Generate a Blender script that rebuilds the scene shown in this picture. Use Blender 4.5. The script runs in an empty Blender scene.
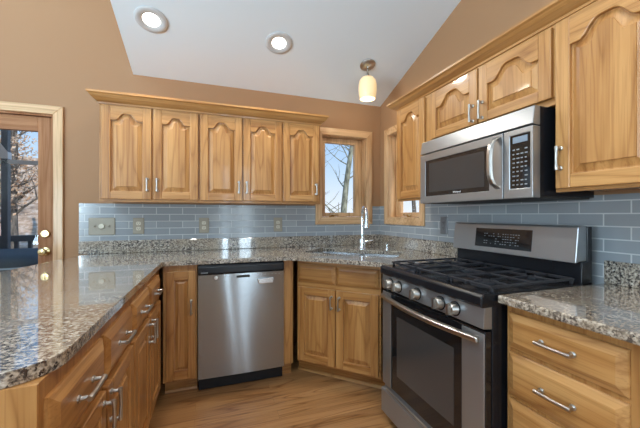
import bpy, bmesh, math, random
from mathutils import Vector, Matrix
from mathutils.geometry import tessellate_polygon
random.seed(7)
R = math.radians
PI = math.pi
S = bpy.context.scene
COL = S.collection

# ------------------------------------------------------------------ camera
cam = bpy.data.cameras.new('camera'); cam.sensor_width = 36; cam.lens = 313.73 / 640 * 36
cam.shift_x = -3.04 / 640; cam.shift_y = 1.13 / 640; cam.clip_start = .02
co = bpy.data.objects.new('camera', cam); COL.objects.link(co)
co.location = (-1.6824, -2.9355, 1.2197); co.rotation_euler = (R(90), 0, -.34)
S.camera = co
# ------------------------------------------------------------------ world: clear winter sky
W = bpy.data.worlds.new('world'); S.world = W; W.use_nodes = True
wn = W.node_tree.nodes; wl = W.node_tree.links
bg = wn['Background']; bg.inputs['Strength'].default_value = 1.3
tc = wn.new('ShaderNodeTexCoord'); sp = wn.new('ShaderNodeSeparateXYZ'); rp = wn.new('ShaderNodeValToRGB')
wl.new(tc.outputs['Generated'], sp.inputs[0]); wl.new(sp.outputs['Z'], rp.inputs[0]); wl.new(rp.outputs[0], bg.inputs[0])
e = rp.color_ramp.elements
e[0].position = 0.0; e[0].color = (.80, .84, .90, 1)
e[1].position = .36; e[1].color = (.17, .40, .78, 1)
k = e.new(.13); k.color = (.52, .68, .88, 1)
# ------------------------------------------------------------------ lights
def area(name, loc, rot, sx, sy, power, col=(1, 1, 1), parent=None, shape='RECTANGLE'):
    l = bpy.data.lights.new(name, 'AREA'); l.shape = shape; l.size = sx; l.size_y = sy; l.energy = power; l.color = col
    o = bpy.data.objects.new(name, l); COL.objects.link(o); o.location = loc; o.rotation_euler = rot
    if parent: o.parent = parent
    return o
DAY = (.66, .86, 1.0)
area('added_fill_rear', (-5.12, -6.42, 1.35), (R(135), 0, 0), .62, 2.2, 215, DAY).data.spread = R(128)  # added fill lamp behind the viewer, tilted up to brighten the ceiling
area('daylight_rear_slim_window', (-1.33, -6.42, 1.35), (R(90), 0, 0), .14, 2.3, 16, DAY)
area('daylight_rear_narrow_window', (-.78, -6.42, 1.35), (R(90), 0, 0), .30, 2.3, 24, DAY)
area('added_fill_left', (-5.92, -3.4, 1.5), (0, R(-140), 0), 1.9, 2.6, 270, DAY).data.spread = R(132)  # unseen lamp added at left, aimed upward for ceiling bounce
sun = bpy.data.lights.new('sun', 'SUN'); sun.energy = 3.0; sun.angle = R(.6); sun.color = (1, .95, .87)
so = bpy.data.objects.new('sun', sun); COL.objects.link(so); so.rotation_euler = (R(42), 0, R(15))
S.view_settings.view_transform = 'Standard'; S.view_settings.look = 'None'
S.view_settings.gamma = 1; S.view_settings.use_curve_mapping = False
S.view_settings.exposure = -0.06
S.cycles.use_denoising = True
S.cycles.max_bounces = 8; S.cycles.diffuse_bounces = 4; S.cycles.glossy_bounces = 4
S.cycles.transparent_max_bounces = 12
S.cycles.caustics_reflective = False; S.cycles.caustics_refractive = False
S.cycles.sample_clamp_indirect = 6

# ------------------------------------------------------------------ materials
def mat(name, col, rough=.5, metal=0, spec=.5, coat=0, **kw):
    m = bpy.data.materials.new(name); m.use_nodes = True
    b = m.node_tree.nodes['Principled BSDF']
    b.inputs['Base Color'].default_value = (*col, 1); b.inputs['Roughness'].default_value = rough
    b.inputs['Metallic'].default_value = metal; b.inputs['Specular IOR Level'].default_value = spec
    b.inputs['Coat Weight'].default_value = coat; b.inputs['Coat Roughness'].default_value = .08
    for kk, v in kw.items(): b.inputs[kk.replace('_', ' ')].default_value = v
    return m
class N:
    def __init__(s, m): s.t = m.node_tree; s.b = s.t.nodes['Principled BSDF']
    def n(s, typ, **kw):
        x = s.t.nodes.new('ShaderNode' + typ)
        for kk, v in kw.items():
            if kk.startswith('i_'):
                key = kk[2:].replace('_', ' ')
                x.inputs[key].default_value = v
            else: setattr(x, kk, v)
        return x
    def l(s, a, b): s.t.links.new(a, b)
    def ramp(s, src, stops):
        r = s.n('ValToRGB'); el = r.color_ramp.elements
        while len(el) < len(stops): el.new(.5)
        for q, (p, c) in zip(el, stops): q.position = p; q.color = (*c, 1) if len(c) == 3 else c
        s.l(src, r.inputs[0]); return r.outputs[0]
    def mix(s, fac, a, b, mode='MIX'):
        x = s.n('Mix', data_type='RGBA', blend_type=mode)
        if isinstance(fac, (int, float)): x.inputs[0].default_value = fac
        else: s.l(fac, x.inputs[0])
        for v, i in ((a, 6), (b, 7)):
            if isinstance(v, tuple): x.inputs[i].default_value = (*v, 1)
            else: s.l(v, x.inputs[i])
        return x.outputs[2]
    def coord(s, scale, rand=True, out='Object'):
        t = s.n('TexCoord'); mp = s.n('Mapping'); s.l(t.outputs[out], mp.inputs[0])
        mp.inputs['Scale'].default_value = scale
        if rand:
            oi = s.n('ObjectInfo'); c = s.n('VectorMath', operation='SCALE'); c.inputs[0].default_value = (13.1, 7.7, 29.3)
            s.l(oi.outputs['Random'], c.inputs['Scale']); s.l(c.outputs[0], mp.inputs['Location'])
        return mp.outputs[0]

def oak(name, axis, light, mid, dark, rough=.38, coat=.25, grain=1.0):
    m = mat(name, mid, rough, coat=coat); g = N(m)
    def sc(cross, along):
        q = [cross] * 3; q['xyz'.index(axis)] = along; return g.coord(tuple(q))
    n1 = g.n('TexNoise', i_Scale=1.0, i_Detail=2, i_Roughness=.5); g.l(sc(14.0, .9), n1.inputs['Vector'])
    # growth rings: contour lines of a stretched noise field
    nr = g.n('TexNoise', i_Scale=1.0, i_Detail=1.5, i_Roughness=.45, i_Distortion=.25); g.l(sc(7.0, .75), nr.inputs['Vector'])
    ml = g.n('Math', operation='MULTIPLY'); ml.inputs[1].default_value = 16.0 * grain; g.l(nr.outputs[0], ml.inputs[0])
    fr = g.n('Math', operation='PINGPONG'); fr.inputs[1].default_value = 1.0; g.l(ml.outputs[0], fr.inputs[0])
    n2 = g.n('TexNoise', i_Scale=1.0, i_Detail=2); g.l(sc(210.0, 5.0), n2.inputs['Vector'])
    n3 = g.n('TexNoise', i_Scale=1.0, i_Detail=2); g.l(sc(60.0, 1.6), n3.inputs['Vector'])
    base = g.ramp(n1.outputs[0], [(.3, light), (.52, mid), (.78, dark)])
    lines = g.ramp(fr.outputs[0], [(0, (.58, .46, .34)), (.16, (.84, .77, .68)), (.45, (1, 1, 1))])
    c = g.mix(.62, base, lines, 'MULTIPLY')
    streak = g.ramp(n3.outputs[0], [(.36, (.76, .68, .58)), (.54, (1, 1, 1))])
    c = g.mix(.7, c, streak, 'MULTIPLY')
    pores = g.ramp(n2.outputs[0], [(.34, (.74, .66, .58)), (.46, (1, 1, 1))])
    c = g.mix(.55, c, pores, 'MULTIPLY')
    g.l(c, g.b.inputs['Base Color'])
    return m
OL, OM, OD = (.56, .295, .103), (.475, .232, .073), (.37, .163, .046)
M = {}
M['oak_z'] = oak('oak_vertical_grain', 'z', OL, OM, OD)
M['oak_x'] = oak('oak_horizontal_grain', 'x', OL, OM, OD)
M['oak_y'] = oak('oak_deep_grain', 'y', OL, OM, OD)
LL, LM, LD = (.74, .50, .28), (.69, .44, .235), (.60, .36, .18)
M['casing_z'] = oak('light_oak_upright', 'z', LL, LM, LD, .45, .1, .5)
M['casing_x'] = oak('light_oak_level', 'x', LL, LM, LD, .45, .1, .5)
M['casing_y'] = oak('light_oak_cross', 'y', LL, LM, LD, .45, .1, .5)
DL, DM, DD = (.45, .225, .11), (.39, .185, .088), (.31, .135, .06)
M['door_z'] = oak('reddish_door_wood', 'z', DL, DM, DD, .55, 0, .6)
M['door_x'] = oak('reddish_door_wood_level', 'x', DL, DM, DD, .55, 0, .8)
for q in ('door_z', 'door_x'): M[q].node_tree.nodes['Principled BSDF'].inputs['Specular IOR Level'].default_value = .2
# painted wall
M['wall'] = mat('tan_brown_paint', (.385, .212, .108), .6, spec=.3)
g = N(M['wall']); nz = g.n('TexNoise', i_Scale=140.0, i_Detail=2); g.l(g.coord((1, 1, 1), False), nz.inputs['Vector'])
bp_ = g.n('Bump', i_Strength=.06, i_Distance=.002); g.l(nz.outputs[0], bp_.inputs['Height']); g.l(bp_.outputs[0], g.b.inputs['Normal'])
M['wall_far'] = mat('pale_grey_paint', (.50, .50, .49), .7, spec=.2)
M['ceil'] = mat('white_ceiling_paint', (.77, .83, .88), .8, spec=.2)
M['ringgrey'] = mat('pale_grey_trim', (.58, .58, .58), .6)
M['white'] = mat('white_paint', (.80, .80, .80), .5)
# granite
def granite():
    m = mat('speckled_granite', (.4, .37, .33), .12, spec=.6, coat=1.0, Coat_IOR=1.62); g = N(m)
    g.b.inputs['Coat Roughness'].default_value = .03
    v = g.coord((1, 1, 1), False)
    vs = g.coord((.8, 1.05, 1), False)
    a = g.n('TexNoise', i_Scale=90.0, i_Detail=3, i_Roughness=.6, i_Distortion=.2); g.l(vs, a.inputs['Vector'])
    b = g.n('TexVoronoi', i_Scale=150.0); g.l(v, b.inputs['Vector'])
    c = g.n('TexNoise', i_Scale=100.0, i_Detail=3, i_Roughness=.6); g.l(v, c.inputs['Vector'])
    d = g.n('TexNoise', i_Scale=7.0, i_Detail=3); g.l(vs, d.inputs['Vector'])
    base = g.ramp(a.outputs[0], [(.33, (.05, .046, .046)), (.41, (.15, .13, .115)), (.48, (.32, .275, .225)), (.58, (.50, .445, .37)), (.70, (.64, .60, .53))])
    cell = g.ramp(b.outputs['Color'], [(.15, (.45, .40, .36)), (.5, (1, 1, 1)), (.9, (1.12, 1.06, .98))])
    x = g.mix(.7, base, cell, 'MULTIPLY')
    sp_ = g.ramp(c.outputs[0], [(.40, (1, 1, 1)), (.44, (0, 0, 0))])
    x = g.mix(sp_, x, (.035, .032, .036))
    tan = g.ramp(d.outputs[0], [(.45, (0, 0, 0)), (.7, (.62, .62, .62))])
    x = g.mix(tan, x, (.36, .28, .19), 'MIX')
    x = g.mix(.12, x, x)
    g.l(x, g.b.inputs['Base Color'])
    return m
M['granite'] = granite()
# glass subway tile: uv = (along wall, up)
def tile(name, ax):
    m = mat(name, (.33, .40, .45), .16, spec=.45, coat=.15); g = N(m)
    t = g.n('TexCoord'); s_ = g.n('SeparateXYZ'); g.l(t.outputs['Object'], s_.inputs[0])
    cb = g.n('CombineXYZ'); g.l(s_.outputs[ax], cb.inputs[0]); g.l(s_.outputs['Z'], cb.inputs[1])
    off = g.n('VectorMath', operation='ADD'); off.inputs[1].default_value = (.019, .038, 0); g.l(cb.outputs[0], off.inputs[0])
    br = g.n('TexBrick', offset=.5, i_Scale=1.0, i_Mortar_Size=.0028, i_Mortar_Smooth=.1, i_Brick_Width=.20, i_Row_Height=.0575, i_Bias=-.3)
    br.inputs['Color1'].default_value = (.28, .305, .325, 1); br.inputs['Color2'].default_value = (.37, .395, .412, 1); br.inputs['Mortar'].default_value = (.55, .565, .57, 1)
    g.l(off.outputs[0], br.inputs['Vector']); g.l(br.outputs['Color'], g.b.inputs['Base Color'])
    bu = g.n('Bump', i_Strength=.5, i_Distance=.002, invert=True); g.l(br.outputs['Fac'], bu.inputs['Height']); g.l(bu.outputs[0], g.b.inputs['Normal'])
    return m
M['tile_x'] = tile('blue_grey_tile_back', 'X'); M['tile_y'] = tile('blue_grey_tile_right', 'Y')
# floor
m = mat('oak_plank_floor', (.4, .22, .1), .3, coat=.15); g = N(m)
t = g.n('TexCoord')
br = g.n('TexBrick', offset=.37, offset_frequency=2, i_Scale=1.0, i_Mortar_Size=.0008, i_Brick_Width=1.3, i_Row_Height=.083, i_Bias=0)
br.inputs['Color1'].default_value = (0, 0, 0, 1); br.inputs['Color2'].default_value = (1, 1, 1, 1); br.inputs['Mortar'].default_value = (.5, .5, .5, 1)
g.l(t.outputs['Object'], br.inputs['Vector'])
mp = g.n('Mapping'); mp.inputs['Scale'].default_value = (.8, 9, 1); g.l(t.outputs['Object'], mp.inputs[0])
sh = g.n('VectorMath', operation='SCALE'); sh.inputs['Scale'].default_value = 9.0; g.l(br.outputs['Color'], sh.inputs[0])
ad = g.n('VectorMath', operation='ADD'); g.l(mp.outputs[0], ad.inputs[0]); g.l(sh.outputs[0], ad.inputs[1])
n1 = g.n('TexNoise', i_Scale=1.0, i_Detail=2, i_Distortion=.4); g.l(ad.outputs[0], n1.inputs['Vector'])
ml = g.n('Math', operation='MULTIPLY'); ml.inputs[1].default_value = 13.0; g.l(n1.outputs[0], ml.inputs[0])
fr = g.n('Math', operation='PINGPONG'); fr.inputs[1].default_value = 1.0; g.l(ml.outputs[0], fr.inputs[0])
mp2 = g.n('Mapping'); mp2.inputs['Scale'].default_value = (3, 110, 1); g.l(t.outputs['Object'], mp2.inputs[0])
n2 = g.n('TexNoise', i_Scale=1.0, i_Detail=3); g.l(mp2.outputs[0], n2.inputs['Vector'])
base = g.ramp(n1.outputs[0], [(.3, (.40, .215, .090)), (.6, (.32, .160, .062)), (.85, (.24, .112, .042))])
ln = g.ramp(fr.outputs[0], [(0, (.45, .33, .24)), (.14, (.80, .73, .66)), (.4, (1, 1, 1))])
x = g.mix(.85, base, ln, 'MULTIPLY')
x = g.mix(.7, x, g.ramp(n2.outputs[0], [(.34, (.70, .62, .54)), (.5, (1, 1, 1))]), 'MULTIPLY')
pl = g.ramp(br.outputs['Color'], [(0, (.84, .82, .79)), (1, (1.06, 1.06, 1.06))])
x = g.mix(1, x, pl, 'MULTIPLY')
sf = g.n('Math', operation='MULTIPLY'); sf.inputs[1].default_value = .55; g.l(br.outputs['Fac'], sf.inputs[0])
x = g.mix(sf.outputs[0], x, (.12, .06, .025))
g.l(x, g.b.inputs['Base Color']); M['floor'] = m
# metals
def steel(name, col, rough, aniso=.0):
    m = mat(name, col, rough, 1); g = N(m)
    g.b.inputs['Anisotropic'].default_value = aniso; g.b.inputs['Anisotropic Rotation'].default_value = .25
    if aniso:
        tg = g.n('Tangent', direction_type='RADIAL', axis='Z'); g.l(tg.outputs[0], g.b.inputs['Tangent'])
    return m
M['steel'] = steel('brushed_steel', (.36, .375, .39), .30, .5); M['steel'].node_tree.nodes['Principled BSDF'].inputs['Metallic'].default_value = .8
M['steel_dw'] = steel('brushed_steel_panel', (.33, .342, .352), .15, .92); M['steel_dw'].node_tree.nodes['Principled BSDF'].inputs['Metallic'].default_value = .85
M['steel_sink'] = steel('sink_steel', (.62, .63, .64), .25)
M['nickel'] = mat('satin_nickel', (.50, .48, .45), .30, 1)
M['chrome'] = mat('polished_chrome', (.80, .81, .82), .09, 1)
M['brass'] = mat('polished_brass', (.72, .55, .28), .18, 1)
M['black'] = mat('black_enamel', (.009, .010, .013), .24, spec=.35)
M['blackglass'] = mat('black_glass', (.010, .010, .011), .06, spec=.6)
M['ovenglass'] = mat('smoked_oven_glass', (.055, .050, .048), .10, spec=.7)
M['iron'] = mat('cast_iron', (.018, .020, .026), .45)
M['rubber'] = mat('dark_rubber', (.02, .02, .02), .7)
M['plate'] = mat('taupe_plate', (.33, .29, .22), .4)
M['plate_grey'] = mat('grey_metal_plate', (.20, .205, .215), .4, .3)
M['slot'] = mat('dark_slots', (.03, .028, .025), .6)
M['ivory'] = mat('ivory_plastic', (.62, .57, .45), .4)
M['mark'] = mat('pale_print', (.22, .23, .24), .5)
M['lcd'] = mat('grey_lcd', (.22, .27, .33), .2)
M['bark'] = mat('grey_bark', (.20, .17, .14), .9); M['bark2'] = mat('mossy_bark', (.30, .30, .22), .9)
for kk in ('bark', 'bark2'):
    g = N(M[kk]); n = g.n('TexNoise', i_Scale=9.0, i_Detail=5); g.l(g.coord((3, 3, .8), True), n.inputs['Vector'])
    c0 = tuple(M[kk].diffuse_color)[:3]; b0 = tuple(g.b.inputs['Base Color'].default_value)[:3]
    g.l(g.ramp(n.outputs[0], [(.35, tuple(q * .45 for q in b0)), (.65, tuple(min(1, q * 1.5) for q in b0))]), g.b.inputs['Base Color'])
M['leaf'] = mat('dry_orange_leaf', (.75, .50, .32), .8)
g = N(M['leaf']); n = g.n('TexNoise', i_Scale=3.0); g.l(g.coord((3, 3, 3), True), n.inputs['Vector'])
g.l(g.ramp(n.outputs[0], [(.35, (.55, .30, .16)), (.5, (.80, .55, .36)), (.65, (.85, .74, .62))]), g.b.inputs['Base Color'])
m = mat('leaf_litter', (.5, .38, .28), .95); g = N(m); n = g.n('TexNoise', i_Scale=5.0, i_Detail=6, i_Roughness=.75); g.l(g.coord((1, 1, 1), False), n.inputs['Vector'])
g.l(g.ramp(n.outputs[0], [(.32, (.22, .14, .09)), (.5, (.55, .37, .25)), (.66, (.78, .64, .52))]), g.b.inputs['Base Color']); M['litter'] = m
M['slate'] = mat('slate_blue_grey_paint', (.085, .105, .125), .6)
M['cover'] = mat('dark_slate_cover', (.030, .037, .044), .7)
M['deck'] = mat('grey_deck', (.25, .24, .23), .8)
M['siding'] = mat('pale_siding', (.72, .72, .70), .7)
def emit(name, col, st, base=(.8, .8, .8)):
    m = mat(name, base, .4); b = m.node_tree.nodes['Principled BSDF']
    b.inputs['Emission Color'].default_value = (*col, 1); b.inputs['Emission Strength'].default_value = st
    return m
M['lens'] = emit('lit_lamp_lens', (1, .96, .9), 5.0)
M['shade'] = emit('glowing_cream_glass', (1, .66, .27), .62, (.72, .62, .42))
M['bulb'] = emit('lit_bulb', (1, .80, .50), 3.0)
def glass(name, k=.045):
    m = bpy.data.materials.new(name); m.use_nodes = True; t = m.node_tree
    t.nodes.remove(t.nodes['Principled BSDF']); o = t.nodes['Material Output']
    a = t.nodes.new('ShaderNodeBsdfTransparent'); a.inputs[0].default_value = (.97, .98, .98, 1)
    b = t.nodes.new('ShaderNodeBsdfGlossy'); b.inputs['Roughness'].default_value = .02
    f = t.nodes.new('ShaderNodeFresnel'); f.inputs[0].default_value = 1.35
    x = t.nodes.new('ShaderNodeMixShader'); gm = t.nodes.new('ShaderNodeNewGeometry'); iv = t.nodes.new('ShaderNodeMath'); iv.operation = 'SUBTRACT'; iv.inputs[0].default_value = 1; t.links.new(gm.outputs['Backfacing'], iv.inputs[1]); mu = t.nodes.new('ShaderNodeMath'); mu.operation = 'MULTIPLY'; t.links.new(f.outputs[0], mu.inputs[0]); t.links.new(iv.outputs[0], mu.inputs[1]); t.links.new(mu.outputs[0], x.inputs[0]); t.links.new(a.outputs[0], x.inputs[1]); t.links.new(b.outputs[0], x.inputs[2])
    t.links.new(x.outputs[0], o.inputs[0]); return m
M['glass'] = glass('clear_window_glass')

# ------------------------------------------------------------------ mesh builder
class MB:
    def __init__(s): s.v = []; s.f = []; s.m = []; s.mi = 0
    def add(s, vs, fs):
        o = len(s.v); s.v += [tuple(p) for p in vs]; s.f += [tuple(i + o for i in f) for f in fs]; s.m += [s.mi] * len(fs); return s
    def box(s, a, b):
        (x0, x1), (y0, y1), (z0, z1) = [(min(p, q), max(p, q)) for p, q in zip(a, b)]
        v = [(x0, y0, z0), (x1, y0, z0), (x1, y1, z0), (x0, y1, z0), (x0, y0, z1), (x1, y0, z1), (x1, y1, z1), (x0, y1, z1)]
        return s.add(v, [(3, 2, 1, 0), (4, 5, 6, 7), (0, 1, 5, 4), (1, 2, 6, 5), (2, 3, 7, 6), (3, 0, 4, 7)])
    def prism(s, outer, w0, w1, mp, holes=()):
        loops = [list(outer)] + [list(h) for h in holes]
        flat = [p for l in loops for p in l]; n = len(flat)
        tris = tessellate_polygon([[Vector((p[0], p[1], 0)) for p in l] for l in loops])
        v = [mp(p[0], p[1], w0) for p in flat] + [mp(p[0], p[1], w1) for p in flat]
        f = [tuple(t) for t in tris] + [tuple(i + n for i in reversed(t)) for t in tris]
        st = 0
        for l in loops:
            k = len(l)
            for i in range(k):
                a, b = st + i, st + (i + 1) % k
                f.append((a, b, b + n, a + n))
            st += k
        return s.add(v, f)
    def tube(s, pts, rad, n=10, cap=True):
        pts = [Vector(p) for p in pts]; rs = rad if isinstance(rad, (list, tuple)) else [rad] * len(pts)
        vs = []; fs = []; prev = None
        for i, p in enumerate(pts):
            d = (pts[min(i + 1, len(pts) - 1)] - pts[max(i - 1, 0)]).normalized()
            if prev is None:
                u = d.orthogonal().normalized()
            else:
                u = (prev - d * prev.dot(d)).normalized()
            prev = u; w = d.cross(u)
            for k in range(n):
                a = 2 * PI * k / n; vs.append(p + (u * math.cos(a) + w * math.sin(a)) * rs[i])
        for i in range(len(pts) - 1):
            for k in range(n):
                a = i * n + k; b = i * n + (k + 1) % n; fs.append((a, b, b + n, a + n))
        if cap:
            fs.append(tuple(reversed(range(n)))); q = (len(pts) - 1) * n; fs.append(tuple(range(q, q + n)))
        return s.add(vs, fs)
    def lathe(s, prof, c=(0, 0, 0), axis=(0, 0, 1), n=24):
        ax = Vector(axis).normalized(); u = ax.orthogonal().normalized(); w = ax.cross(u); c = Vector(c)
        vs = []; fs = []
        for r, h in prof:
            for k in range(n):
                a = 2 * PI * k / n; vs.append(c + ax * h + (u * math.cos(a) + w * math.sin(a)) * max(r, 1e-5))
        for i in range(len(prof) - 1):
            for k in range(n):
                a = i * n + k; b = i * n + (k + 1) % n; fs.append((a, b, b + n, a + n))
        if prof[0][0] > 1e-4: fs.append(tuple(reversed(range(n))))
        if prof[-1][0] > 1e-4: q = (len(prof) - 1) * n; fs.append(tuple(range(q, q + n)))
        return s.add(vs, fs)
    def loops(s, rings, cap0=True, cap1=True, closed=True):
        n = len(rings[0]); vs = [p for r in rings for p in r]; fs = []
        for i in range(len(rings) - 1):
            for k in range(n if closed else n - 1):
                a = i * n + k; b = i * n + (k + 1) % n; fs.append((a, b, b + n, a + n))
        if cap0: fs.append(tuple(reversed(range(n))))
        if cap1: q = (len(rings) - 1) * n; fs.append(tuple(range(q, q + n)))
        return s.add(vs, fs)
    def build(s, name, mats, parent=None, smooth=False, bevel=0, seg=2, fix=True):
        me = bpy.data.meshes.new(name); me.from_pydata(s.v, [], s.f)
        for q in (mats if isinstance(mats, (list, tuple)) else [mats]): me.materials.append(M[q] if isinstance(q, str) else q)
        for p, i in zip(me.polygons, s.m): p.material_index = i
        if fix:
            b = bmesh.new(); b.from_mesh(me); bmesh.ops.recalc_face_normals(b, faces=b.faces); b.to_mesh(me); b.free()
        if smooth:
            for p in me.polygons: p.use_smooth = True
            me.set_sharp_from_angle(angle=R(40))
        o = bpy.data.objects.new(name, me); COL.objects.link(o)
        if parent: o.parent = parent
        if bevel:
            md = o.modifiers.new('bevel', 'BEVEL'); md.width = bevel; md.segments = seg; md.limit_method = 'ANGLE'; md.angle_limit = R(35)
        return o
XY = lambda u, v, w: (u, v, w)
XZ = lambda u, v, w: (u, w, v)
YZ = lambda u, v, w: (w, u, v)
rect = lambda a, b, c, d: [(a, b), (c, b), (c, d), (a, d)]
def tag(o, label, cat, group=None):
    o['label'] = label; o['category'] = cat
    if group: o['group'] = group
    return o
def struct(o): o['kind'] = 'structure'; return o
def thing(name, label, cat, loc=(0, 0, 0), rz=0, group=None):
    o = bpy.data.objects.new(name, None); COL.objects.link(o); o.location = loc; o.rotation_euler = (0, 0, R(rz)); o.empty_display_size = .05
    return tag(o, label, cat, group)
def copy_tree(o, loc, rot=None, label=None):
    def rec(a, par):
        c = a.copy(); COL.objects.link(c)
        if par: c.parent = par; c.matrix_parent_inverse = a.matrix_parent_inverse.copy()
        for ch in list(a.children): rec(ch, c)
        return c
    c = rec(o, None); c.location = loc
    if rot is not None: c.rotation_euler = rot
    if label: c['label'] = label
    return c

# ------------------------------------------------------------------ room shell
HK = 2.37; SL = .34; XE = -2.29; HB = 3.95
WIN = (-.664, 1.190, -.165, 2.025)            # clear opening of the back window (x0 z0 x1 z1)
WIN_R = (-.692, 1.190, -.172, 2.025)          # right wall window (y0 z0 y1 z1)
struct(MB().prism(rect(-6.1, -6.6, .15, .15), -.12, 0, XY).build('floor', 'floor'))
bwall = [(-6.1, 0), (.15, 0), (.15, HB), (-6.1, HB)]
struct(MB().prism(bwall, 0, .15, XZ, [rect(*WIN), rect(-3.73, .0005, -2.815, 1.985)]).build('wall_back', 'wall'))
struct(MB().prism(rect(-6.6, 0, 0, HB), 0, .15, YZ, [rect(*WIN_R)]).build('wall_right', 'wall'))
struct(MB().prism(rect(-6.6, 0, 0, HB), -6.1, -5.98, YZ, [rect(-4.8, .4, -2.0, 2.8)]).build('wall_left', 'wall_far'))
struct(MB().prism(rect(-6.1, 0, .15, HB), -6.6, -6.48, XZ, [rect(-5.48, .15, -4.76, 2.55), rect(-1.41, .15, -1.25, 2.55), rect(-.97, .15, -.59, 2.55)]).build('wall_rear', 'wall_far'))
# vaulted kitchen ceiling: rises from the back wall towards the viewer
cp = [(0, HK), (-4.0, HK + 4 * SL), (-6.6, HK + 4 * SL), (-6.6, HK + 4 * SL + .06), (-4.0, HK + 4 * SL + .06), (0, HK + .06)]
struct(MB().prism(cp, XE, 0, YZ).build('ceiling', 'ceil'))
struct(MB().prism(rect(-6.1, -6.6, .15, .15), HB, HB + .1, XY).build('ceiling_upper', 'ceil'))
struct(MB().prism([(0, HK + .061), (-4.0, HK + 4 * SL + .061), (-6.6, HK + 4 * SL + .061), (-6.6, HB), (0, HB)], XE, XE + .06, YZ).build('wall_upper', 'wall'))

# ------------------------------------------------------------------ windows
def make_window(name, op, mp_, inner, gl, ycrank):
    """op clear opening; mp_(u,v,w): w<0 into the room; inner/gl rectangles of sash opening"""
    u0, v0, u1, v1 = op; cw = .062
    root = bpy.data.objects.new(name, None); COL.objects.link(root); root.location = mp_((u0 + u1) / 2, v0, 0); struct(root)
    off = Vector(root.location)
    f = lambda u, v, w: tuple(Vector(mp_(u, v, w)) - off)
    o = .006
    b = MB()
    for q in ([(u0 - cw, v0 - cw), (u0 + o, v0 - o + .012), (u0 + o, v1 - o), (u0 - cw, v1 + cw)], [(u1 + cw, v0 - cw), (u1 - o, v0 + o), (u1 - o, v1 - o), (u1 + cw, v1 + cw)]): b.prism(q, -.02, -.0005, f)
    b.mi = 1
    for q in ([(u0 - cw, v1 + cw), (u1 + cw, v1 + cw), (u1 - o, v1 - o), (u0 + o, v1 - o)], [(u0 - cw, v0 - cw), (u1 + cw, v0 - cw), (u1 - o, v0 + o), (u0 + o, v0 + o)]): b.prism(q, -.02, -.0005, f)
    b.build('window_casing', ['casing_z', 'casing_x'], root, bevel=.004)
    j = MB(); t = .012
    j.prism(rect(u0 + .0005, v0 + .0005, u1 - .0005, v1 - .0005), 0, .145, f, [rect(u0 + t, v0 + t, u1 - t, v1 - t)]); j.build('window_jamb', 'casing_z', root)
    s_ = MB(); e = t + .002
    s_.prism(rect(u0 + e, v0 + e, u1 - e, v1 - e), .075, .120, f, [rect(*gl)]); s_.build('sash', 'casing_z', root, bevel=.004)
    MB().prism(rect(gl[0] - .004, gl[1] - .004, gl[2] + .004, gl[3] + .004), .095, .101, f).build('pane', 'glass', root)
    c = MB(); h = (u0 + u1) / 2 + ycrank
    A = [f(h - .03, v0 + .026, .05), f(h + .03, v0 + .026, .05)]
    c.tube([f(h - .028, v0 + .020, .045), f(h + .028, v0 + .020, .045)], .009, 8)
    c.tube([f(h - .02, v0 + .022, .045), f(h, v0 + .032, .03), f(h + .045, v0 + .030, .026), f(h + .06, v0 + .034, .026)], [.006, .006, .005, .007], 8)
    c.build('crank_handle', 'brass', root, smooth=True)
    return root
make_window('window_1', WIN, XZ, None, (-.594, 1.245, -.264, 1.960), -.12)
make_window('window_2', WIN_R, YZ, None, (-.62, 1.245, -.25, 1.960), -.02)

struct(MB().box((-6.1, -10.6, 2.75), (.15, -6.61, 2.87)).build('sun_blocker_rear', 'siding'))  # slab added out of view to keep sun out of the rear openings
# glazed patio door, far left
dr = bpy.data.objects.new('door_1', None); COL.objects.link(dr); dr.location = (-3.27, 0, 0); struct(dr)
L = lambda u, v, w: (u + 3.27, w, v)
b = MB(); X1 = -2.817; XO = -2.755; ZT = 1.982; ZO = 2.046; X0 = -3.728; XOO = -3.79
b.prism([(X1, .001), (XO, .001), (XO, ZO), (X1, ZT)], -.02, -.0005, L); b.prism([(X0, .001), (XOO, .001), (XOO, ZO), (X0, ZT)], -.02, -.0005, L); b.mi = 1
b.prism([(XO, ZO), (X1, ZT), (X0, ZT), (XOO, ZO)], -.02, -.0005, L); b.build('door_casing', ['casing_z', 'casing_x'], dr, bevel=.004)
b = MB(); b.prism([(-3.7295, .001), (-2.8155, .001), (-2.8155, 1.9845), (-3.7295, 1.9845)], 0, .145, L, [rect(-3.71, .004, -2.832, 1.968)]); b.build('door_jamb', 'door_z', dr)
lf = MB(); a = rect(-3.706, .008, -2.836, 1.964); gl = (-3.61, .25, -2.924, 1.855)
lf.prism(rect(-3.706, .008, gl[0], 1.964), .02, .06, L); lf.prism(rect(gl[2], .008, -2.836, 1.964), .02, .06, L); lf.mi = 1
lf.prism(rect(gl[0], gl[3], gl[2], 1.964), .02, .06, L); lf.prism(rect(gl[0], .008, gl[2], gl[1]), .02, .06, L)
lf = lf.build('door_leaf', ['door_z', 'door_x'], dr, bevel=.003)
MB().prism(rect(gl[0] - .005, gl[1] - .005, gl[2] + .005, gl[3] + .005), .037, .043, L).build('pane', 'glass', lf)
b = MB(); b.lathe([(.030, 0), (.031, .006), (.022, .010), (.013, .013), (.013, .035), (.025, .042), (.029, .055), (.022, .066), (0, .069)], L(-2.876, .943, .02), (0, -1, 0)); b.build('door_knob', 'brass', lf, smooth=True)
b = MB(); b.lathe([(.030, 0), (.030, .012), (.024, .018), (0, .019)], L(-2.876, 1.078, .02), (0, -1, 0)); b.box(Vector(L(-2.880, 1.062, .002)) + Vector((0, -.012, 0)), Vector(L(-2.872, 1.094, .002))); b.build('deadbolt', 'brass', lf, smooth=True)

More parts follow.
